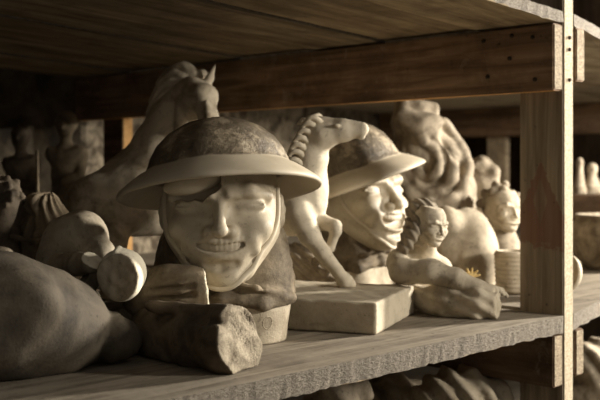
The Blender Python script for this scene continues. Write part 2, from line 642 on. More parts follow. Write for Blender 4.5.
# upper deck
ue = [0.0, 0.20, 0.47, 0.70, 0.98, 1.22, 1.50, DEP]
for i in range(7):
    u = M['shelf_under'] if i not in (1, 4) else M['shelf_under2']
    board('upper_board', None, [(LEFT, ue[i] + 0.001), (-0.001, ue[i] + 0.001), (-0.001, ue[i + 1] - 0.003), (LEFT, ue[i + 1] - 0.001)],
          ZU + (0, .006, .001, .008, .003, .007, 0)[i], ZU + 0.024, [M['shelf_top'], M['shelf_edge'], u], unit, 0.002 if i == 0 else 0.0, tilt=(TILT, 0), seed=20 + i, step=0.02)
# posts
pk = lambda nn: 1 if nn[1] < -0.5 else 0
bar('post', (0.0, 0.0, -0.95), (0.04, 0.105, 0.95), [M['post'], M['post_edge']], unit, pk)
bar('rear_post', (0.0, 1.55, -0.95), (0.04, 1.66, ZU - 0.002), [M['beam'], M['fresh_edge']], unit, pk)
# joists on the left side of the post
pj = lambda nn: 1 if nn[1] < -0.5 else (2 if nn[2] < -0.5 else 0)
bj = bar('joist', (-0.036, 0.002, ZU - 0.14), (-0.001, DEP - 0.01, ZU - 0.003), [M['beam'], M['beam_end'], M['fresh_edge']], unit, pj)
nails(bj, [(-0.037, y, z) for y, z in ((0.05, 0.575), (0.045, 0.487), (0.10, 0.583), (0.105, 0.535), (0.16, 0.50), (0.17, 0.578))], 'x')
bar('joist', (-0.036, 0.002, -0.145), (-0.001, DEP - 0.01, -0.037), [M['beam'], M['beam_end'], M['beam']], unit, pj)
for z in (0.575, 0.55, 0.487):
    nails(unit, [(0.022, -0.001, z)], 'y')
# bottom deck of this bay
board('bottom_board', None, [(LEFT, 0.02), (0.0, 0.02), (0.0, DEP), (LEFT, DEP)], -0.705, -0.67, [M['shelf_top'], M['shelf_edge'], M['shelf_under']], unit)

# second bay, turned slightly away
unit2 = thing('shelving_unit', 'wooden shelving bay continuing to the right behind the post, turned away', 'shelf', tuple(PF + E1 * 0.04), ANG)
phi = math.radians(60) - ANG
d2 = np.array((math.cos(phi), math.sin(phi)))
L2 = 3.2


def para(a0, a1, b0, b1):
    f = lambda a, b: tuple(d2 * a + np.array((0.0, 1.0)) * b)
    return [f(a0, b0), f(a1, b0), f(a1, b1), f(a0, b1)]


for i in range(4):
    b0, b1 = i * DEP / 4, (i + 1) * DEP / 4 - 0.003
    board('shelf_board', None, para(0.002, L2, b0, b1), -0.035, 0.0, [M['shelf_top'], M['shelf_edge'] if i == 0 else M['shelf_top'], M['shelf_under']], unit2, 0.002 if i == 0 else 0, seed=40 + i, step=0.03)
    board('upper_board', None, para(0.002, L2, b0, b1), ZU, ZU + 0.024, [M['shelf_top'], M['shelf_edge'] if i == 0 else M['shelf_top'], M['grey_under']], unit2, 0.002 if i == 0 else 0, seed=50 + i, step=0.03)
    if i < 3:
        board('bottom_board', None, para(0.03, L2, i * 0.59 + 0.02, i * 0.59 + 0.60), -0.705, -0.67, [M['shelf_top'], M['shelf_edge'], M['shelf_under']], unit2)
bar('joist', (0.020, 0.004, ZU - 0.115), (0.056, DEP - 0.02, ZU - 0.002), [M['beam'], M['beam_end']], unit2, pk)
bar('joist', (0.018, 0.004, -0.135), (0.052, DEP - 0.02, -0.037), [M['beam'], M['beam_end']], unit2, pk)
x2, y2 = d2 * 2.24
bar('joist', (x2 - 0.018, y2 + 0.01, ZU - 0.14), (x2 + 0.018, y2 + DEP - 0.02, ZU - 0.002), [M['beam'], M['beam_end'], M['fresh_edge']], unit2, pj)
bar('post', (x2 + 0.019, y2 + 0.0, -0.95), (x2 + 0.059, y2 + 0.105, 0.95), [M['post'], M['post_edge']], unit2, pk)
bar('post', (x2 + 0.019, y2 + 1.0, -0.95), (x2 + 0.059, y2 + 1.105, ZU - 0.002), [M['shelf_under2'], M['shelf_under2']], unit2, pk)


# ------------------------------------------------------------------ setting
def struct(name, bm, mat):
    o = from_bm(name, bm, mat, None, smooth=False)
    o['kind'] = 'structure'
    return o


def slab(pts, z0, z1):
    bm = bmesh.new()
    lo = [bm.verts.new((p[0], p[1], z0)) for p in pts]
    hi = [bm.verts.new((p[0], p[1], z1)) for p in pts]
    bm.faces.new(lo[::-1]); bm.faces.new(hi)
    n = len(pts)
    for i in range(n):
        bm.faces.new((lo[i], lo[(i + 1) % n], hi[(i + 1) % n], hi[i]))
    return bm


c0 = PF + E2 * (DEP + 0.004)
a0 = c0 - E1 * 3.2
a1 = c0 + E1 * 0.04
D2 = np.array((0.5, 0.866, 0))
a2 = a1 + D2 * 3.25
th = 0.08
am = c0 - E1 * 0.004
struct('wall_back', slab([a0, am, am + E2 * th, a0 + E2 * th], -0.96, 1.7), M['wall_shade'])
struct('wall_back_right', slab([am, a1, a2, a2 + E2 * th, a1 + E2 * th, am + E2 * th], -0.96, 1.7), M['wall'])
b0 = a1 + D2 * 3.22 - E2 * 0.01
b1 = PF + E1 * 0.04 + D2 * 3.22
struct('wall_right', slab([b1, b1 + D2 * 0.08, b0 + D2 * 0.08, b0], -0.96, 1.7), M['wall_dark'])
struct('floor', slab([(-6, -1.5), (5, -1.5), (5, 8), (-6, 8)], -1.0, -0.951), M['floor'])

# ------------------------------------------------------------------ soldier busts
HELM = [(0, .088), (.03, .0855), (.06, .078), (.088, .062), (.108, .043), (.120, .022), (.1255, .006), (.128, -.001), (.1335, -.006),
        (.145, -.012), (.160, -.0225), (.171, -.031), (.1785, -.0375), (.1815, -.0425), (.181, -.0465), (.177, -.0480), (.171, -.044), (.150, -.027), (.130, -.013), (.118, 0.0), (.11, .022), (.085, .050), (.045, .068), (0, .075)]


def make_head(open_mouth=0.0, broken=True, h=0.0020):
    s = S((-.135, -.165, -.165), (.135, .125, .10), h)
    s.ell((0, .0, .02), (.100, .113, .105), 0.01)
    s.ell((0, -.025, -.03), (.097, .092, .085), 0.02)
    s.cap((0, -.025, -.05), (0, -.072, -.108), .074, .036, 0.03)
    for q in (-1, 1):
        s.cap((q * .070, .0, -.050), (q * .033, -.070, -.106), .027, .025, 0.03)      # jaw line
        s.ell((q * .056, -.083, -.040), (.033, .030, .027), 0.015)                    # cheek
    s.ell((0, -.096, -.119), (.030, .022, .022), 0.018)                               # chin
    # brow, sockets, squinting lids
    for q in (-1, 1):
        s.cap((q * .016, -.112, .014), (q * .050, -.105, .021), .009, .009, 0.016)
        s.cap((q * .050, -.105, .021), (q * .082, -.076, .012), .009, .007, 0.016)
        s.ell((q * .047, -.119, -.003), (.030, .016, .010), 0.012, '-')
        s.ell((q * .024, -.122, -.008), (.012, .014, .013), 0.010, '-')
        s.ell((q * .048, -.094, -.004), (.029, .0125, .011), 0.006)
        s.cap((q * .021, -.1110, -.003), (q * .050, -.1100, -.001), .0034, .0036, 0.002, '-')
        s.cap((q * .050, -.1100, -.001), (q * .070, -.1005, -.002), .0036, .0020, 0.002, '-')
        s.cap((q * .03, -.115, -.018), (q * .062, -.108, -.016), .0020, .0015, 0.004, '-')
    # nose
    s.cap((0, -.110, .010), (0, -.134, -.040), .0065, .0105, 0.009)
    s.ell((0, -.135, -.0425), (.0130, .012, .0105), 0.006)
    for q in (-1, 1):
        s.ell((q * .0185, -.119, -.0455), (.0108, .013, .0100), 0.005)
        s.ell((q * .009, -.127, -.0565), (.0045, .006, .004), 0.003, '-')
        # smile folds
        s.chain([((q * .022, -.119, -.048), .0040), ((q * .041, -.110, -.062), .005), ((q * .051, -.100, -.084), .004)], 0.006, '-')
        s.chain([((q * .052, -.106, -.060), .010), ((q * .058, -.094, -.078), .008)], 0.015)
    # mouth: an open smile with an arched upper lip and a full row of teeth
    s.ell((0, -.104, -.076), (.046, .020, .030), 0.02)
    op = open_mouth
    Y = lambda x: -.1225 + 7.5 * x * x
    arc = [((x, Y(x) - .002, -.0738 + 5.0 * x * x - op * 0.6), (.0092 + op) * max(.25, 1 - (abs(x) / .043) ** 3)) for x in np.linspace(-.040, .040, 15)]
    s.chain(arc, 0.002, '-')
    lip_u = [((x, Y(x) - .0005, -.0625 + 4.4 * x * x), .0034 * (1 - (abs(x) / .055) ** 2)) for x in np.linspace(-.043, .043, 11)]
    s.chain(lip_u, 0.004)
    lip_l = [((x, Y(x) + .001, -.0868 + 8.0 * x * x - op * 1.6), .0046 * (1 - (abs(x) / .05) ** 2)) for x in np.linspace(-.037, .037, 11)]
    s.chain(lip_l, 0.005)
    s.chain([((-.024, -.1165, -.1005 - op), .0055), ((0, -.1195, -.1025 - op), .0065), ((.024, -.1165, -.1005 - op), .0055)], 0.008, '-')
    s.chain([((x, Y(x) + .0035, -.0715 + 5.0 * x * x), .0078 * max(.3, 1 - (abs(x) / .041) ** 4)) for x in np.linspace(-.037, .037, 15)], 0.001, sc=(1, .6, 1))
    for i in range(-4, 5):
        x = (i + .5) * .0083
        s.cap((x, Y(x) - .0016, -.064 + 5.0 * x * x), (x, Y(x) - .0012, -.079 + 5.0 * x * x), .0009, .0011, 0.001, '-')
    # ears
    for q in (-1, 1):
        s.ell((q * .103, .012, -.018), (.011, .020, .032), 0.006, rot=(0.15, 0, 0))
        s.ell((q * .113, .008, -.014), (.006, .010, .018), 0.004, '-')
        s.ell((q * .108, .010, -.016), (.006, .005, .012), 0.003)
    # neck stump
    s.cap((0, .03, -.09), (0, .03, -.158), .062, .066, 0.02)
    if broken:
        # a piece of the brow is broken away on one side
        sub = lambda x, y, z: np.maximum.reduce(np.broadcast_arrays(np.abs(x + .062) - .064 + 0 * y + 0 * z,
                                                  np.abs(y + .115) - .034 + 0 * x + 0 * z,
                                                  (-z + .006 + np.clip((x + .028), 0, 1) * .75 + .0015 * np.sin(x * 260))))
        s.op((-.126, -.15, .0), (.002, -.08, .09), sub, 0.0015, '-')
    return s


SMALL = make_head(0.0, False, 0.0042).mesh('small_head')


def small_head(parent, mat, loc, rot, sc, name='face'):
    o = bpy.data.objects.new(name, SMALL if SMALL.users == 0 else SMALL.copy())
    COL.objects.link(o)
    o.data.materials.clear(); o.data.materials.append(mat)
    o.parent = parent; o.location = loc; o.rotation_euler = rot; o.scale = (sc, sc, sc)
    return o


def strap_on(s, pts, rad, off):
    return [s.snap(p, off) for p in smooth_path(pts, 6)], rad


def make_bust(tagline, loc, rz, head_loc, head_rot, helm_loc, helm_rot, op=0.0, broken=True, dome=1.0):
    root = thing('soldier_bust', tagline, 'bust', loc, rz)
    s = make_head(op, broken)
    hd = link_mesh('head', s.mesh('head'), M['face'], root, head_loc, head_rot)
    # chin strap, follows the outline of the jaw
    pts = [(-.107, -.035, .025), (-.105, -.045, -.012), (-.096, -.060, -.050), (-.074, -.085, -.092), (-.040, -.105, -.125), (0, -.105, -.140),
           (.040, -.105, -.125), (.074, -.085, -.092), (.096, -.060, -.050), (.105, -.045, -.012), (.107, -.035, .025)]
    pp, _ = strap_on(s, pts, 0, 0.0015)
    from_bm('chin_strap', tube(pp, .0052, 10, 0.62), M['plaster_clean'], hd)
    # helmet
    bm = lathe(HELM, 96)
    for v in bm.verts:
        n_ = nz(v.co.x, v.co.y, v.co.z, 9, 5)
        v.co += v.co.normalized() * 0.0009 * n_
        if v.co.z > 0:
            v.co.z *= dome
    he = from_bm('helmet', bm, M['helmet'], root, helm_loc, helm_rot)
    if broken:
        l = S((-.12, -.145, -.08), (.02, .02, .02), .003)
        l.ell((-.040, -.086, -.038), (.052, .030, .020), 0, rot=(0, -.16, .18))
        link_mesh('helmet_lining', l.mesh('helmet_lining'), M['plaster_clean'], he)
    # coat with a standing collar
    t = S((-.16, -.125, .05), (.16, .11, .235), .0027)
    t.loft([.068, .085, .12, .165, .20, .235], [0] * 6, [.01, .01, .014, .026, .036, .040], [.128, .129, .126, .118, .106, .090], [.090, .092, .090, .084, .074, .060], .012, e=2.3)
    for q in (-1, 1):
        t.chain([((q * .012, -.082, .112), .010), ((q * .050, -.078, .150), .010), ((q * .088, -.030, .205), .009)], .016)     # collar
        t.chain([((q * .012, -.088, .112), .004), ((q * .06, -.086, .100), .004), ((q * .105, -.052, .086), .004)], .01)      # lapel fold
        t.chain([((q * .088, -.062, .140), .0022), ((q * .070, -.074, .122), .0022), ((q * .072, -.078, .098), .0022)], .004, '-')
    t.chain([((-.12, -.03, .075), .008), ((-.07, -.074, .070), .010), ((0, -.088, .083), .009), ((.07, -.076, .070), .010), ((.122, -.03, .076), .008)], .012)
    t.rough(.0008, 30, 9)
    link_mesh('coat', t.mesh('coat'), M['patina'], root)
    b = S((-.14, -.11, -.004), (.14, .11, .09), .003)
    b.loft([0, .01, .04, .08], [0] * 4, [0.0] * 4, [.112, .114, .117, .122], [.080, .081, .083, .086], 0, e=2.4)
    b.rough(.0006, 18, 4)
    link_mesh('bust_base', b.mesh('bust_base'), M['plaster'], root)
    for r in (.011,):
        pr = [(.082 + r * math.cos(a), -.072 + .02 * 0, .038 + r * math.sin(a)) for a in np.linspace(0, 2 * PI, 21)]
        pr = [b.snap(p, 0.0) for p in pr]
        from_bm('round_mark', tube(pr, .0007, 6), M['plaster'], root)
    return root


make_bust('smiling soldier bust in the foreground, dark worn brimmed helmet and pale face with chin strap',
          (-0.137, 1.725, 0), math.radians(2), (-.002, 0, .243), (0, math.radians(-1.0), math.radians(1)),
          (-.008, 0.0, .304), (math.radians(-10.5), math.radians(-5), 0), 0.0, True)
make_bust('laughing soldier bust behind the foal, face turned to the right under a tilted helmet',
          (0.128, 2.37, 0), math.radians(48), (.0, 0, .238), (math.radians(-10), 0, 0),
          (.0, 0.01, .302), (math.radians(-15), math.radians(-13), 0), 0.011, False, 1.32)

# ------------------------------------------------------------------ big horse at the back
s = S((-.60, 2.08, -.01), (-.14, 2.60, .58), .0038)
s.chain([PR(98, 205, 2.30, 32), PR(140, 194, 2.34, 40), PR(185, 196, 2.42, 38)], .03)
s.chain([PR(150, 180, 2.33, 38), PR(168, 150, 2.32, 33), PR(180, 118, 2.31, 27), PR(189, 96, 2.30, 20)], .03)
s.chain([PR(192, 92, 2.28, 17), PR(203, 98, 2.22, 14), PR(208, 116, 2.17, 9.5), PR(210, 130, 2.15, 9.5)], .012)
s.ell(P(195, 106, 2.24), (.032, .040, .045), .010)
s.ell(P(211, 93, 2.205), (.008, .010, .009), .006)
s.cap(P(207, 102, 2.16), P(208, 128, 2.11), .008, .007, .008)
s.chain([PR(180, 100, 2.24, 4), PR(181, 125, 2.23, 5), PR(180, 150, 2.24, 5)], .012)
s.chain([PR(205, 88, 2.25, 5), PR(210, 78, 2.25, 4.2), PR(215.5, 64, 2.25, 0.8)], .006)
s.chain([PR(192, 82, 2.36, 5), PR(196, 70, 2.38, 1.5)], .006)
# legs down to the shelf
s.chain([PR(96, 212, 2.29, 26), PR(110, 238, 2.27, 17), PR(112, 262, 2.27, 11), PR(112, 290, 2.27, 10), PR(112, 296, 2.27, 14)], .02)
s.chain([PR(92, 212, 2.40, 24), PR(80, 240, 2.42, 14), PR(82, 268, 2.42, 10), PR(82, 288, 2.42, 13)], .02)
s.chain([PR(180, 215, 2.36, 24), PR(186, 250, 2.34, 12), PR(186, 280, 2.34, 10), PR(186, 292, 2.34, 13)], .02)
s.chain([PR(195, 215, 2.48, 24), PR(205, 250, 2.50, 12), PR(205, 275, 2.50, 10), PR(205, 285, 2.50, 13)], .02)
s.chain([PR(78, 200, 2.31, 10), PR(70, 215, 2.31, 9), PR(66, 245, 2.33, 7)], .02)
s.rough(.0012, 16, 2)
s.chain([PR(82, 185, 2.21, 2), PR(95, 200, 2.20, 2.5), PR(102, 212, 2.20, 2)], .006, '-')
s.floor(0.0)
horse = thing('horse_statue', 'large pale horse statue at the back left with arched neck and pricked ear', 'statue', (-.40, 2.33, 0))
horse_body = s.obj('horse_body', M['horse'], horse)
m = S((-.44, 2.20, .28), (-.20, 2.50, .58), .0030)
strands = [((192, 76), (182, 66), (168, 72), (157, 84)), ((186, 78), (172, 74), (159, 86), (150, 102)), ((184, 84), (168, 82), (155, 98), (147, 116)),
           ((182, 90), (166, 92), (153, 110), (145, 130)), ((180, 98), (165, 104), (153, 122), (144, 142)), ((178, 106), (166, 116), (156, 132), (149, 150)),
           ((176, 114), (168, 128), (161, 142), (155, 158)), ((194, 74), (188, 67), (180, 65), (172, 68)), ((196, 77), (203, 74), (206, 80), (205, 90))]
for i, st in enumerate(strands):
    for o_ in (0, 1):
        pts = smooth_path([P(x + 3 * o_, y + 4 * o_, 2.27 + .012 * k2_ + .03 * o_) for k2_, (x, y) in enumerate(st)], 4)
        n_ = len(pts)
        m.chain([(p, (5.2 - 3.4 * j_ / n_) * 2.3 / FL) for j_, p in enumerate(pts)], .0035)
m.rough(.0006, 30, 5)
m.obj('mane', M['plaster'], horse)

# ------------------------------------------------------------------ plaster slab and foal
N = P(378, 335, 1.76)
ux = np.array((-.936, .351, 0)); uy = np.array((.332, .943, 0)) * 1.0
c = np.array((N[0], N[1], 0)) + ux * .215 + uy * .143
q = S((-.24, -.17, -.004), (.24, .17, .07), .003)
q.box((0, 0, .0295), (.215, .143, .0295), .004, 0)
q.rough(.0006, 25, 8)
q.ell((.205, -.15, .03), (.012, .008, .006), .002, '-'); q.ell((.10, -.146, .010), (.02, .006, .004), .002, '-'); q.ell((.03, -.146, .045), (.012, .005, .004), .002, '-')
q.floor(0.0)
o = link_mesh('plaster_slab', q.mesh('plaster_slab'), M['slab'], None, tuple(c), (0, 0, math.atan2(-ux[1], -ux[0])))
tag(o, 'thick pale rectangular plaster slab under the foal, right of the front bust', 'slab')

s = S((-.24, 1.92, .05), (.17, 2.22, .43), .0023)
# head
s.chain([PR(314, 127, 2.03, 10), PR(324, 135, 2.02, 13.5), PR(343, 131, 2.01, 10.5), PR(361, 131, 2.0, 6.5)], .008)
s.cap(P(318, 121, 2.03), P(363, 127, 2.0), 5.5 * 2 / FL, 4.5 * 2 / FL, .008)
s.ell(P(363.5, 129, 2.0), (.0115, .011, .011), .004)
s.ell(P(361, 136.5, 2.0), (.0085, .008, .0065), .003)
s.cap(P(357, 135.0, 1.985), P(372, 134.0, 1.985), .0022, .0022, .002, '-')
s.ell(P(365.5, 128.5, 1.982), (.003, .003, .004), .002, '-')
s.ell(P(337, 125.5, 1.988), (.006, .004, .0035), .003)
s.cap(P(332, 125, 1.984), P(342, 127, 1.984), .0018, .0012, .002, '-')
s.chain([PR(310, 122, 2.02, 4.5), PR(303, 121, 2.01, 3.5), PR(298, 124, 2.01, 1.2)], .004)
s.chain([PR(314, 118, 2.05, 4), PR(318, 116.5, 2.06, 3), PR(322, 117, 2.06, 1.5)], .004)
# neck and trunk
s.chain([PR(315, 136, 2.03, 14), PR(310, 158, 2.04, 17), PR(303, 185, 2.05, 24), PR(296, 203, 2.06, 28)], .015)
s.cap(P(310, 190, 2.03), P(313, 204, 2.03), .030, .026, .02)
s.chain([PR(293, 205, 2.06, 30), PR(260, 200, 2.08, 30), PR(228, 200, 2.10, 32)], .025)
s.cap(P(227, 205, 2.10), P(213, 240, 2.10), .05, .016, .02)
# straight foreleg, bent foreleg
s.chain([PR(298, 212, 2.01, 16), PR(310, 236, 2.0, 10.5), PR(322, 252, 1.995, 8), PR(337, 271, 1.995, 6), PR(345, 281, 2.0, 7.5), PR(350, 284.5, 2.0, 6)], .008)
s.chain([PR(306, 212, 2.05, 13), PR(320, 221, 2.03, 8.5), PR(335, 226, 2.01, 6.5), PR(336, 231, 2.01, 5.5), PR(330, 248, 2.02, 4.5), PR(325, 249, 2.03, 5)], .005)
# hind legs on the slab
s.chain([PR(224, 215, 2.05, 22), PR(212, 245, 2.06, 10), PR(222, 268, 2.06, 7), PR(226, 280, 2.06, 9)], .012)
s.chain([PR(236, 215, 2.14, 20), PR(232, 245, 2.13, 9), PR(240, 262, 2.115, 7), PR(244, 276, 2.115, 9)], .012)
s.rough(.0005, 25, 6)
s.floor(.0592)
foal = thing('foal_statue', 'slender pale foal statue with bright edges prancing on the plaster slab', 'statue', (.0, 2.05, .0592))
s.obj('foal_body', M['foal'], foal)
m = S((-.04, 1.97, .30), (.05, 2.09, .42), .0020)
for i, (px, py) in enumerate([(307, 117), (303, 123), (299, 130), (295, 137), (292, 144), (290, 151), (288, 159)]):
    sp_ = smooth_path([P(px + 15, py + 7, 2.012), P(px + 8, py + 1, 2.003), P(px + 1, py + 2, 2.003), P(px - 4, py + 10, 2.01)], 4)
    m.chain([(p_, (3.2 - 2.2 * (j_ / len(sp_)) ** 2) * 2 / FL) for j_, p_ in enumerate(sp_)], .001)
    m.chain([PR(px + 9, py + 2, 2.06, 4), PR(px + 2, py + 6, 2.05, 3.5), PR(px - 2, py + 12, 2.05, 1.5)], .003)
m.obj('mane', M['foal'], foal)


# ------------------------------------------------------------------ broken limbs in the foreground
def broken(name, label, cat, s, pl, mat, fmat='fracture', inflate=.0007, thick=.004, group=None):
    """a thing whose end is snapped off: body mesh plus the pale broken face"""
    F0 = s.F.copy()
    s.cut(pl)
    idx = np.nonzero(s.F < 0)
    org = (float(s.ax[0][idx[0]].mean()), float(s.ax[1][idx[1]].mean()), float(s.ax[2][idx[2].min()]))
    r = thing(name, label, cat, org, 0, group)
    s.obj('cast_surface', mat, r)
    fr = np.maximum(F0 - inflate * 0.2, np.abs(pl + thick * 0.5 - .0016) - thick * 0.5)
    s.obj('broken_face', M[fmat], r, F=fr)
    return r


s = S((-.50, 1.26, -.005), (-.21, 1.62, .22), .0032)
s.chain([PR(-70, 314, 1.33, 66), PR(0, 316, 1.385, 59), PR(40, 322, 1.43, 50), PR(70, 331, 1.475, 38), PR(86, 335, 1.50, 25)], .03)
s.chain([PR(113, 338, 1.50, 25), PR(121, 339, 1.505, 21)], .006)
s.cap(P(123, 331, 1.48), P(127, 347, 1.48), .008, .006, .008)
s.chain([(P(99, 310, 1.50), .005), (P(95, 325, 1.465), .006), (P(96, 345, 1.46), .006)], .008, '-')
s.ell(P(70, 300, 1.48), (.03, .03, .02), .03)
s.ell(P(20, 300, 1.34), (.05, .03, .035), .04)
s.rough(.0013, 14, 12)
s.floor(0.0)
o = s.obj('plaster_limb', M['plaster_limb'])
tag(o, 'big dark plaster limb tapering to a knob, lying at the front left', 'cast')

s = S((-.32, 1.34, -.005), (-.03, 1.72, .13), .0024)
s.chain([PR(132, 327, 1.65, 21), PR(160, 332, 1.59, 27), PR(200, 339, 1.51, 30), PR(235, 341, 1.455, 34), PR(255, 343, 1.44, 33)], .02)
s.chain([PR(146, 342, 1.60, 14), PR(170, 352, 1.52, 10)], .015)
s.cap(P(150, 306, 1.53), P(240, 312, 1.44), .010, .008, .012)
s.cap(P(155, 318, 1.50), P(225, 322, 1.42), .004, .004, .010, '-')
s.cap(P(150, 335, 1.49), P(205, 345, 1.42), .003, .003, .010, '-')
s.rough(.0013, 22, 14)
s.floor(0.0)
pl = s.plane(P(229, 340, 1.43), (.84, -.50, .22), .0034, 20, 5)
broken('foot_fragment', 'broken plaster foot stump with pale fractured end, lying before the soldier bust', 'cast', s, pl, M['plaster_soot'], 'fracture_dim')

s = S((-.30, 1.52, -.005), (-.12, 1.74, .15), .0026)
s.chain([PR(142, 296, 1.61, 21), PR(170, 288, 1.60, 22), PR(188, 290, 1.59, 21), PR(203, 291, 1.59, 20)], .02)
s.chain([PR(150, 312, 1.63, 14), PR(165, 322, 1.645, 10), PR(170, 340, 1.65, 9)], .02)
for dx in (0, 1, 2):
    s.cap(P(146, 283 + dx * 9, 1.565), P(192, 277 + dx * 9, 1.555), .0045, .0045, .005, '-')
s.rough(.001, 22, 15)
s.floor(0.0)
pl = s.plane(P(206, 290, 1.59), (.98, .14, .12), .0008, 38, 6)
broken('hand_fragment', 'round grooved plaster fragment with pale rim, behind the broken foot stump', 'cast', s, pl, M['plaster_dark'])

# hand-like fragments on the heap at the left
s = S((-.50, 1.72, -.005), (-.30, 2.0, .24), .003)
s.chain([PR(52, 262, 1.84, 18), PR(68, 240, 1.84, 22), PR(82, 238, 1.83, 24), PR(98, 252, 1.80, 16)], .02)
s.chain([PR(70, 226, 1.86, 12), PR(80, 222, 1.86, 11), PR(94, 232, 1.84, 10)], .012)
s.chain([PR(60, 280, 1.86, 24), PR(75, 305, 1.87, 26)], .02)
s.rough(.0012, 20, 21)
s.floor(0.0)
o = s.obj('arm_surface', M['plaster'])
arm = thing('arm_fragment', 'bent plaster arm fragment with white snapped thumb, on the heap at left', 'cast', tuple(o.location))
o.parent = arm; o.location = (0, 0, 0)
s = S((-.46, 1.50, .09), (-.29, 1.84, .20), .0020)
s.chain([PR(60, 266, 1.74, 13), PR(80, 264, 1.64, 11), PR(92, 262, 1.58, 10), PR(101, 260, 1.56, 9)], .008)
s.rough(.0008, 30, 26)
F0 = s.F.copy(); pl = s.plane(P(88, 258, 1.58), (.30, -.35, .88), .0010, 40, 8)
s.cut(pl)
th_ = s.obj('thumb', M['plaster'], arm)
fb_ = link_mesh('broken_face', s.mesh('broken_face', np.array(arm.location), np.maximum(F0 - .0002, np.abs(pl + .0012) - .0020)), M['white'], th_)

s = S((-.36, 1.44, .04), (-.20, 1.68, .20), .0022)
s.chain([PR(120, 278, 1.52, 23.5), PR(122, 273, 1.57, 23), PR(122, 270, 1.60, 20)], .01)
for i in range(4):
    s.chain([PR(116 + i * 5, 254 + i * 2, 1.54, 4), PR(119 + i * 5, 249 + i * 3, 1.57, 4)], .003)
s.rough(.0008, 20, 22)
pl = s.plane(P(118, 276, 1.52), (-.48, -.87, .10), .0012, 40, 9)
broken('fist_fragment', 'pale plaster fist fragment with flat broken face and bright white side', 'cast', s, pl, M['white'], 'plaster')

s = S((-.42, 1.60, .03), (-.32, 1.74, .16), .0022)
s.box(P(89, 284, 1.66), (.014, .018, .022), .004, 0, rot=(.3, .6, .4))
s.cap(P(81, 293, 1.66), P(97, 273, 1.66), .012, .010, .006)
s.rough(.0018, 30, 23)
o = s.obj('plaster_shard', M['plaster_dirty'])
tag(o, 'small angular plaster shard wedged left of the white-sided fist fragment', 'shard')

s = S((-.43, 1.56, -.005), (-.25, 1.90, .12), .003)
s.chain([PR(122, 322, 1.60, 15), PR(112, 326, 1.68, 18)], .02)
s.chain([PR(90, 325, 1.76, 24), PR(120, 326, 1.76, 22), PR(130, 326, 1.74, 18)], .02)
s.rough(.002, 18, 24)
s.floor(0.0)
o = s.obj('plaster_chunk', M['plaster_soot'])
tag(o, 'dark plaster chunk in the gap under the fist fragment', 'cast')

s = S((-.52, 1.36, .14), (-.36, 1.52, .24), .003)
s.chain([PR(-20, 256, 1.42, 16), PR(4, 262, 1.42, 12), PR(14, 266, 1.42, 6)], .01)
s.rough(.001, 22, 25)
o = s.obj('plaster_shard', M['plaster_dirty'])
tag(o, 'smooth plaster piece at the left edge lying on the big limb', 'shard')

# knotted dark heads at the far left
s = S((-.62, 1.84, -.005), (-.52, 2.06, .31), .0032)
s.chain([PR(4, 196, 1.95, 18), PR(-2, 230, 1.95, 20), PR(0, 300, 1.95, 28), PR(0, 305, 1.95, 28)], .015)
r_ = np.random.default_rng(3)
for _ in range(40):
    v = r_.normal(size=3); v /= np.linalg.norm(v)
    s.ell(P(4, 196, 1.95) + v * .036, .008, .003)
s.floor(0.0)
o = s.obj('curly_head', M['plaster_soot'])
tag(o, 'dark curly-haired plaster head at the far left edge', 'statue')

s = S((-.62, 1.88, -.005), (-.44, 2.10, .28), .0032)
s.loft([0, .06, .12, .155, .20, .235, .25], [-.515] * 7, [1.99] * 7, [.060, .055, .058, .062, .045, .022, .012], [.06, .055, .058, .06, .045, .022, .012], .01)
s.ell(P(38, 205, 1.98), (.028, .03, .022), .01)


def pleat(x, y, z):
    a = np.arctan2(y - 1.99, x + .515)
    return np.sin(a * 13 + 25 * z + 1.5 * np.sin(60 * z)) * np.where(z > .155, 1, .3)


s.groove(.0042, pleat)
s.chain([PR(12, 236, 1.92, 3), PR(35, 242, 1.91, 3), PR(60, 230, 1.93, 3)], .006)
s.rough(.0015, 24, 31)
s.floor(0.0)
o = s.obj('pleated_fragment', M['plaster_dark'])
tag(o, 'dark pleated plaster fragment gathered to a point, beside the curly head', 'statue')

# thin rod and small figurines in the dark at the back
bm = tube([P(37, 150, 2.45), P(37.5, 190, 2.45), (P(38, 230, 2.45)[0], 2.45, 0)], [.004, .0045, .005], 8)
o = from_bm('thin_rod', bm, M['plaster_dark'])
tag(o, 'thin upright rod in the dark at the far left', 'rod')


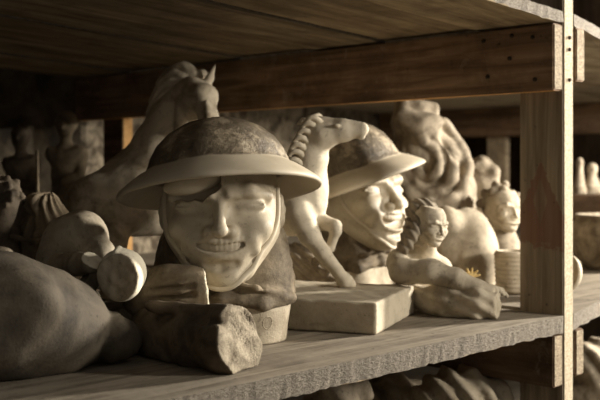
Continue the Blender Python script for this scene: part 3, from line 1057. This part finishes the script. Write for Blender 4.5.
def figurine(name, label, px, top, D, w, mat, lean=0.0, seed=0):
    base = P(px, 0, D); base[2] = 0
    hgt = P(px, top, D)[2]
    k = D / FL
    s = S(base + np.array((-.08, -.07, -.005)), base + np.array((.08, .07, hgt + .02)), .0036)
    x, y = base[0], base[1]
    hr = w * k
    s.ell((x + lean, y - .01, hgt - hr * 1.25), (hr * .85, hr, hr * 1.25), .01)
    s.ell((x + lean, y + .006, hgt - hr * 1.0), (hr * 1.02, hr, hr * 1.05), .006)
    s.cap((x + lean, y, hgt - hr * 2), (x, y, hgt - hr * 3.4), hr * .45, hr * .6, .012)
    s.cap((x - hr * 1.2, y, hgt - hr * 3.9), (x + hr * 1.2, y, hgt - hr * 3.7), hr * .65, hr * .65, .015)
    s.loft([0, hgt * .12, hgt * .35, hgt - hr * 3.6], [x] * 4, [y] * 4, [.05, .042, .038, hr * 1.5], [.045, .04, .035, hr * 1.1], .02)
    s.chain([((x + hr * 1.5, y, hgt - hr * 3.9), hr * .5), ((x + hr * 1.4, y - .03, hgt - hr * 6), hr * .42), ((x, y - .045, hgt - hr * 6.3), hr * .35)], .01)
    s.ell((x + lean, y - .012 - hr * .95, hgt - hr * 1.45), (hr * .16, hr * .25, hr * .25), .005)
    for q in (-1, 1):
        s.ell((x + lean + q * hr * .36, y - .012 - hr, hgt - hr * 1.15), (hr * .22, hr * .25, hr * .16), .004, '-')
    s.groove(.002, lambda x_, y_, z_: np.sin(90 * (x_ - base[0]) + 30 * z_ + 40 * y_) * np.where(z_ < hgt - hr * 5, 1, 0))
    s.rough(.0012, 20, seed)
    s.floor(0.0)
    o = s.obj(name, mat)
    tag(o, label, 'statuette')
    return o


figurine('robed_figurine', 'pale robed figurine standing in the dark back left corner', 66, 111, 2.90, 11, M['plaster_dark'], .0, 41)
figurine('dim_figurine', 'dim blurred figurine in the dark near the left edge', 21, 124, 2.85, 10, M['plaster_soot'], 0, 43)

# ------------------------------------------------------------------ feathered fragment behind the foal's legs
s = S((-.08, 2.14, -.005), (.10, 2.36, .17), .003)
s.chain([PR(290, 262, 2.24, 20), PR(315, 268, 2.24, 18), PR(332, 282, 2.22, 10)], .02)
s.chain([PR(300, 285, 2.26, 22), PR(325, 290, 2.24, 12)], .02)
s.groove(.0035, lambda x, y, z: np.sin(240 * (z + .55 * x) + 2 * np.sin(40 * x)))
s.chain([PR(316, 262, 2.17, 5), PR(322, 258, 2.16, 4), PR(330, 268, 2.16, 3), PR(326, 275, 2.16, 3), PR(317, 268, 2.17, 4)], .004)
s.rough(.001, 25, 44)
s.floor(0.0)
o = s.obj('feathered_fragment', M['plaster_dirty'])
tag(o, 'ridged feather-like plaster fragment behind the slab and the foal legs', 'cast')

# ------------------------------------------------------------------ leaning figure
fig = thing('leaning_figure', 'small leaning woman statuette with long hair, one arm laid along folded drapery', 'statue', (.28, 2.06, 0))
s = S((.15, 1.92, -.005), (.44, 2.24, .25), .0023)
small_head(fig, M['plaster'], tuple(P(429, 222, 2.06) - np.array(fig.location)), (math.radians(12), math.radians(4), math.radians(38)), .33)
s.cap(P(427, 240, 2.08), P(424, 258, 2.09), .021, .026, .012)
s.chain([PR(400, 262, 2.09, 11), PR(420, 262, 2.10, 14), PR(440, 268, 2.10, 12)], .015)
s.chain([PR(420, 270, 2.11, 20), PR(425, 295, 2.12, 20), PR(440, 302, 2.10, 18)], .02)
s.ell(P(398, 257, 2.05), (.018, .02, .018), .008)
# arm across
s.chain([PR(398, 263, 2.06, 12), PR(402, 271, 2.03, 12.5), PR(430, 271, 2.0, 12), PR(455, 279, 1.985, 10.5), PR(478, 288, 1.975, 8), PR(488, 291, 1.975, 6.5)], .01)
# fingers of the hand hanging over the drapery
for i, (dx, dy) in enumerate(((0, 0), (4, -1.5), (8, -2), (11.5, -1))):
    s.chain([PR(484 + dx * .5, 289 + dy, 1.985 + i * .006, 4), PR(492 + dx * .8, 291 + dy, 1.99 + i * .006, 2.6), PR(495 + dx, 297 + dy, 1.985 + i * .006, 2.0)], .002)
s.cap(P(480, 291, 1.96), P(488, 297, 1.955), .0055, .004, .003)
s.rough(.0006, 25, 51)
s.floor(0.0)
s.obj('figure_body', M['plaster'], fig)
hr = S((.20, 2.0, .06), (.34, 2.20, .25), .0024)
hr.ell(P(422, 213, 2.085), (.036, .038, .032), .008)
hr.chain([PR(412, 222, 2.07, 7), PR(409, 234, 2.05, 7), PR(403, 248, 2.045, 6), PR(394, 256, 2.05, 4)], .006)
hr.chain([PR(418, 220, 2.05, 6), PR(414, 234, 2.035, 5.5), PR(408, 246, 2.035, 5), PR(400, 254, 2.04, 3)], .005)
hr.groove(.0022, lambda x, y, z: np.sin(330 * (x + .7 * z) + 60 * y))
hr.obj('hair', M['plaster_dirty'], fig)
d = S((.20, 1.90, -.005), (.44, 2.15, .10), .0023)
d.chain([PR(420, 297, 2.05, 13), PR(450, 300, 2.0, 16), PR(478, 304, 1.97, 16), PR(494, 306, 1.965, 13.5)], .015)
d.chain([PR(428, 307, 2.03, 10), PR(460, 313, 1.98, 9)], .012)
d.groove(.0022, lambda x, y, z: np.sin(150 * (x + 1.4 * z) + 50 * np.sin(12 * x) * .1))
pq = d.plane(P(497, 307, 1.955), (.9, -.42, .05), .0006, 30, 3)
d.cut(pq)
d.rough(.0009, 25, 52)
d.floor(0.0)
d.obj('drapery', M['plaster'], fig)
g = S((.33, 1.95, .04), (.40, 2.05, .12), .0016)
for a in (-.9, -.35, .2, .8, 1.4):
    p0 = P(470, 277, 1.985)
    g.cap(p0, p0 + np.array((.020 * math.sin(a), -.004, .016 * math.cos(a) + .002)), .0045, .0022, .002)
g.obj('flower', M['gold'], fig)['label'] = 'small yellowed flower by the hand'

# ------------------------------------------------------------------ blurred pieces behind
s = S((.26, 2.36, -.005), (.56, 2.72, .24), .004)
s.ell(P(466, 252, 2.5), (.080, .085, .115), .02)
s.ell(P(446, 235, 2.47), (.045, .05, .075), .02)
s.ell(P(478, 262, 2.48), (.050, .06, .085), .02)
s.loft([0, .05, .10], [.42] * 3, [2.5] * 3, [.085, .08, .075], [.08, .08, .075], .02)
s.chain([PR(457, 212, 2.41, 2.5), PR(459, 240, 2.40, 2.5), PR(457, 270, 2.42, 2.5)], .012, '-')
s.rough(.0012, 14, 61)
s.floor(0.0)
o = s.obj('torso_fragment', M['torso'])
tag(o, 'large rounded plaster torso behind the leaning woman statuette', 'cast')

s = S((.22, 2.64, -.005), (.54, 3.0, .52), .0045)
s.loft([0, .10, .22, .30, .36, .42, .46], [.39, .39, .39, .385, .37, .345, .335], [2.82] * 7, [.11, .11, .125, .118, .092, .075, .06], [.10, .10, .10, .095, .085, .07, .06], .02)
s.box(P(415, 116, 2.82), (.058, .045, .045), .015, .02, rot=(0, .15, .2))
arcs = [([(396, 146), (400, 178), (420, 203), (450, 201), (467, 178), (462, 150), (443, 124)], 6.5),
        ([(404, 148), (411, 178), (429, 193), (447, 186), (453, 164), (445, 142), (427, 129)], 6),
        ([(413, 150), (418, 170), (430, 178), (439, 165), (434, 149), (420, 140)], 5)]
def front(px, py):
    for D in np.arange(2.66, 2.95, .004):
        if s.sample(P(px, py, D)) < 0:
            return P(px, py, D)
    return P(px, py, 2.80)


for a, rr in arcs:
    q2 = smooth_path([np.array(q_, float) for q_ in a], 5)
    cc = np.array((428.0, 160.0))
    f_in = [front(*(cc + (p_ - cc) * (1 - 9.0 / max(12, np.linalg.norm(p_ - cc))))) for p_ in q2]
    a_pts = [(front(*p_) + np.array((0, .002, 0)), rr * 2.5 / FL) for p_ in q2]
    s.chain([(p, 4.0 * 2.73 / FL) for p in f_in], .012, '-')
    s.chain(a_pts, .010)
s.chain([PR(402, 118, 2.76, 9), PR(418, 126, 2.75, 10), PR(434, 122, 2.76, 9)], .02)
s.rough(.002, 14, 62)
s.floor(0.0)
o = s.obj('draped_statue', M['plaster_dirty'])
tag(o, 'headless draped statue with looping cloth folds behind the laughing bust', 'statue')

# cherub-like head beside the post
s = S((.46, 2.58, -.005), (.64, 2.84, .28), .0036)
s.ell(P(499, 204, 2.715), (.050, .048, .052), .01)
s.cap(P(501, 226, 2.71), P(500, 248, 2.72), .030, .036, .015)
s.loft([0, .05, .10, .14], [.555] * 4, [2.72] * 4, [.075, .07, .06, .04], [.065, .06, .055, .04], .02)
r_ = np.random.default_rng(5)
for _ in range(46):
    v = r_.normal(size=3); v /= np.linalg.norm(v)
    if v[2] < -.2 or (v[1] < -.5 and v[2] < .45):
        continue
    s.ell(P(499, 203, 2.71) + v * .053, .013, .004)
s.floor(0.0)
cb = thing('child_bust', 'curly child head bust with bright chin, just left of the post', 'bust', (.555, 2.72, 0))
s.obj('curls', M['plaster_dirty'], cb)
small_head(cb, M['plaster'], tuple(P(502, 207, 2.69) - np.array(cb.location)), (math.radians(4), 0, math.radians(28)), .46)

s = S((.44, 2.84, -.005), (.62, 3.06, .35), .004)
s.chain([PR(474, 178, 2.93, 9), PR(482, 166, 2.93, 10), PR(492, 172, 2.92, 7), PR(494, 184, 2.92, 6)], .01)
s.chain([PR(480, 182, 2.94, 14), PR(484, 215, 2.95, 18), PR(486, 240, 2.95, 24), PR(488, 262, 2.95, 28)], .02)
s.box(P(480, 171, 2.93), (.035, .03, .012), .005, .008, rot=(0, .6, .2))
s.rough(.0015, 18, 64)
s.floor(0.0)
o = s.obj('angular_fragment', M['plaster_dirty'])
tag(o, 'angular bent plaster fragment standing behind the curly child head', 'cast')


def lathe_obj(name, label, cat, px, D, prof, mat, group=None, rot=(0, 0, 0), z=0.0, ribs=0):
    bm = lathe(prof, 64)
    if ribs:
        for v in bm.verts:
            a = math.atan2(v.co.y, v.co.x)
            r = math.hypot(v.co.x, v.co.y)
            if r > .01:
                f = 1 + .03 * math.sin(ribs * a)
                v.co.x *= f; v.co.y *= f
    x = P(px, 0, D)[0]
    o = from_bm(name, bm, mat, None, (x, D, z), rot)
    tag(o, label, cat, group)
    return o


rp = [(0, 0), (.034, 0)]
for i in range(9):
    z = .006 + i * .0105
    rp += [(.040 + i * .0006, z), (.0425 + i * .0006, z + .004), (.040 + i * .0006, z + .008)]
rp += [(.041, .104), (.037, .104), (.034, .02), (0, .02)]
lathe_obj('ribbed_cup', 'ribbed pale cup half hidden by the post, right of the leaning statuette', 'cup', 513, 2.36, rp, M['plaster'])

# ------------------------------------------------------------------ right bay
pot = [(0, 0), (.10, 0), (.135, .03), (.15, .08), (.148, .125), (.135, .15), (.14, .158), (.14, .165), (.128, .165), (.12, .15), (.13, .10), (.12, .04), (0, .02)]
lathe_obj('round_pot', 'wide round pot on the right bay, cut by the right edge', 'pot', 622, 2.95, pot, M['plaster_dirty'])
bowl = [(0, 0), (.020, 0), (.022, .006), (.036, .014), (.047, .032), (.050, .052), (.047, .052), (.043, .034), (.030, .02), (0, .014)]
lathe_obj('small_bowl', 'small bowl tipped on its side against the post', 'bowl', 572, 2.32, bowl, M['plaster'], None, (math.radians(78), 0, math.radians(-48)), .0485)
bm = bmesh.new()
bmesh.ops.create_cube(bm, size=1)
for v in bm.verts:
    v.co = Vector((v.co.x * .40, v.co.y * .28, (v.co.z + .5) * .215))
bmesh.ops.bevel(bm, geom=list(bm.edges), offset=.006, segments=2, affect='EDGES')
o = from_bm('wooden_crate', bm, M['beam'], None, (1.06, 3.45, 0), (0, 0, math.radians(58)), smooth=False)
tag(o, 'dark wooden crate at the back of the right bay under two figurines', 'crate')


def tiny(name, label, px, top, D, z0, w, seed):
    x = P(px, 0, D)[0]; hgt = P(px, top, D)[2]
    s = S((x - .06, D - .05, z0 - .004), (x + .06, D + .05, hgt + .01), .0034)
    hr_ = w * D / FL
    s.ell((x, D, hgt - hr_), (hr_, hr_, hr_ * 1.1), .006)
    s.ell((x, D - hr_, hgt - hr_ * 1.1), hr_ * .2, .004)
    s.cap((x, D, hgt - hr_ * 1.8), (x, D, z0 + .03), hr_ * .7, hr_ * 1.5, .015)
    s.loft([z0, z0 + .025], [x] * 2, [D] * 2, [hr_ * 1.9, hr_ * 1.6], [hr_ * 1.6, hr_ * 1.4], .012)
    s.rough(.001, 20, seed); s.floor(z0)
    o = s.obj(name, M['plaster_dirty']); tag(o, label, 'statuette')


tiny('seated_figurine', 'squat pale figurine on the crate, nearer the right edge', 592, 163, 3.42, .215, 5.5, 71)
tiny('slim_figurine', 'slim figurine on the crate close to the post', 579.5, 158, 3.40, .215, 4, 72)

# ------------------------------------------------------------------ things under the shelf
def drape(name, label, px, top, D, rx, seed, mat, swirl):
    x = P(px, 0, D)[0]; ht = P(px, top, D)[2]; k = D / FL; r = rx * k
    z0 = -.67
    s = S((x - r * 1.5, D - r * 1.5, z0 - .006), (x + r * 1.5, D + r * 1.5, ht + .03), .006)
    s.loft([z0, z0 + .15, (z0 + ht) / 2, ht - r * .8, ht - r * .2, ht], [x] * 6, [D] * 6, [r * 1.1, r, r * .95, r * 1.0, r * .7, r * .25], [r, r * .9, r * .85, r * .9, r * .65, r * .2], .02)
    s.ell((x, D, ht - r * .5), (r * .9, r * .8, r * .5), .03)
    s.groove(.008, lambda a, b, c: np.sin(swirl * (a - x) * 1.7 + 30 * (c - ht) + 3.2 * np.sin(17 * (c - ht) + 13 * (a - x) + 1) + 30 * (b - D)))
    s.rough(.002, 10, seed); s.floor(z0)
    o = s.obj(name, mat); tag(o, label, 'statue')


drape('folded_drapery_cast', 'plaster drapery cast with bold swirling folds under the shelf, nearest the post', 462, 372, 2.10, 52, 81, M['torso'], 60)
drape('drapery_cast', 'darker fluted plaster cast under the shelf, left of the swirling one', 392, 376, 2.35, 34, 82, M['plaster_dirty'], 60)
drape('rounded_cast', 'dark rounded cast under the shelf, below the plaster slab', 338, 372, 1.95, 30, 83, M['plaster_dirty'], 26)
drape('fluted_cast', 'dim fluted cast low in the right bay beside the post foot', 592, 342, 2.75, 26, 84, M['plaster_dirty'], 46)

# ------------------------------------------------------------------ light and camera
W = bpy.data.worlds.new('World')
SC.world = W
W.use_nodes = True
bg = W.node_tree.nodes['Background']
wn = W.node_tree
tc = wn.nodes.new('ShaderNodeTexCoord')
dt = wn.nodes.new('ShaderNodeVectorMath'); dt.operation = 'DOT_PRODUCT'
dt.inputs[1].default_value = Vector((0.80, -0.58, 0.15)).normalized()
wn.links.new(tc.outputs['Generated'], dt.inputs[0])
mr = wn.nodes.new('ShaderNodeMapRange'); mr.interpolation_type = 'SMOOTHSTEP'
mr.inputs['From Min'].default_value = -0.35; mr.inputs['From Max'].default_value = 1.0
mr.inputs['To Min'].default_value = 0.015; mr.inputs['To Max'].default_value = 0.27
wn.links.new(dt.outputs['Value'], mr.inputs['Value'])
wn.links.new(mr.outputs['Result'], bg.inputs['Strength'])
bg.inputs['Color'].default_value = (1.0, 0.94, 0.85, 1)


def area(name, loc, target, size, power, color):
    l = bpy.data.lights.new(name, 'AREA')
    l.shape = 'RECTANGLE'; l.size = size[0]; l.size_y = size[1]
    l.energy = power; l.color = color
    o = bpy.data.objects.new(name, l)
    COL.objects.link(o)
    o.location = loc
    o.rotation_euler = (Vector(target) - Vector(loc)).to_track_quat('-Z', 'Y').to_euler()
    return o


area('window_light', (2.1, 2.80, 0.78), (0.0, 1.85, 0.15), (0.12, 0.28), 150, (1.0, 0.945, 0.85))
area('fill_light', (2.4, 1.12, 0.76), (0.0, 1.85, 0.15), (0.22, 0.34), 60, (1.0, 0.945, 0.85))  # added fill lamp at front right, brightens the fist and the horse head

cam = bpy.data.cameras.new('camera')
co = bpy.data.objects.new('camera', cam)
COL.objects.link(co)
co.location = (0, 0, CAMZ)
co.rotation_euler = (PI / 2, 0, 0)
cam.sensor_width = 36
cam.lens = FL / 600 * 36
cam.shift_y = -0.05
cam.clip_start = 0.05
cam.dof.use_dof = True
cam.dof.focus_distance = 1.62
cam.dof.aperture_fstop = 5.0
SC.camera = co

SC.view_settings.view_transform = 'Standard'
SC.view_settings.look = 'None'
SC.view_settings.gamma = 1.0
SC.view_settings.exposure = 0.0
SC.view_settings.use_curve_mapping = False
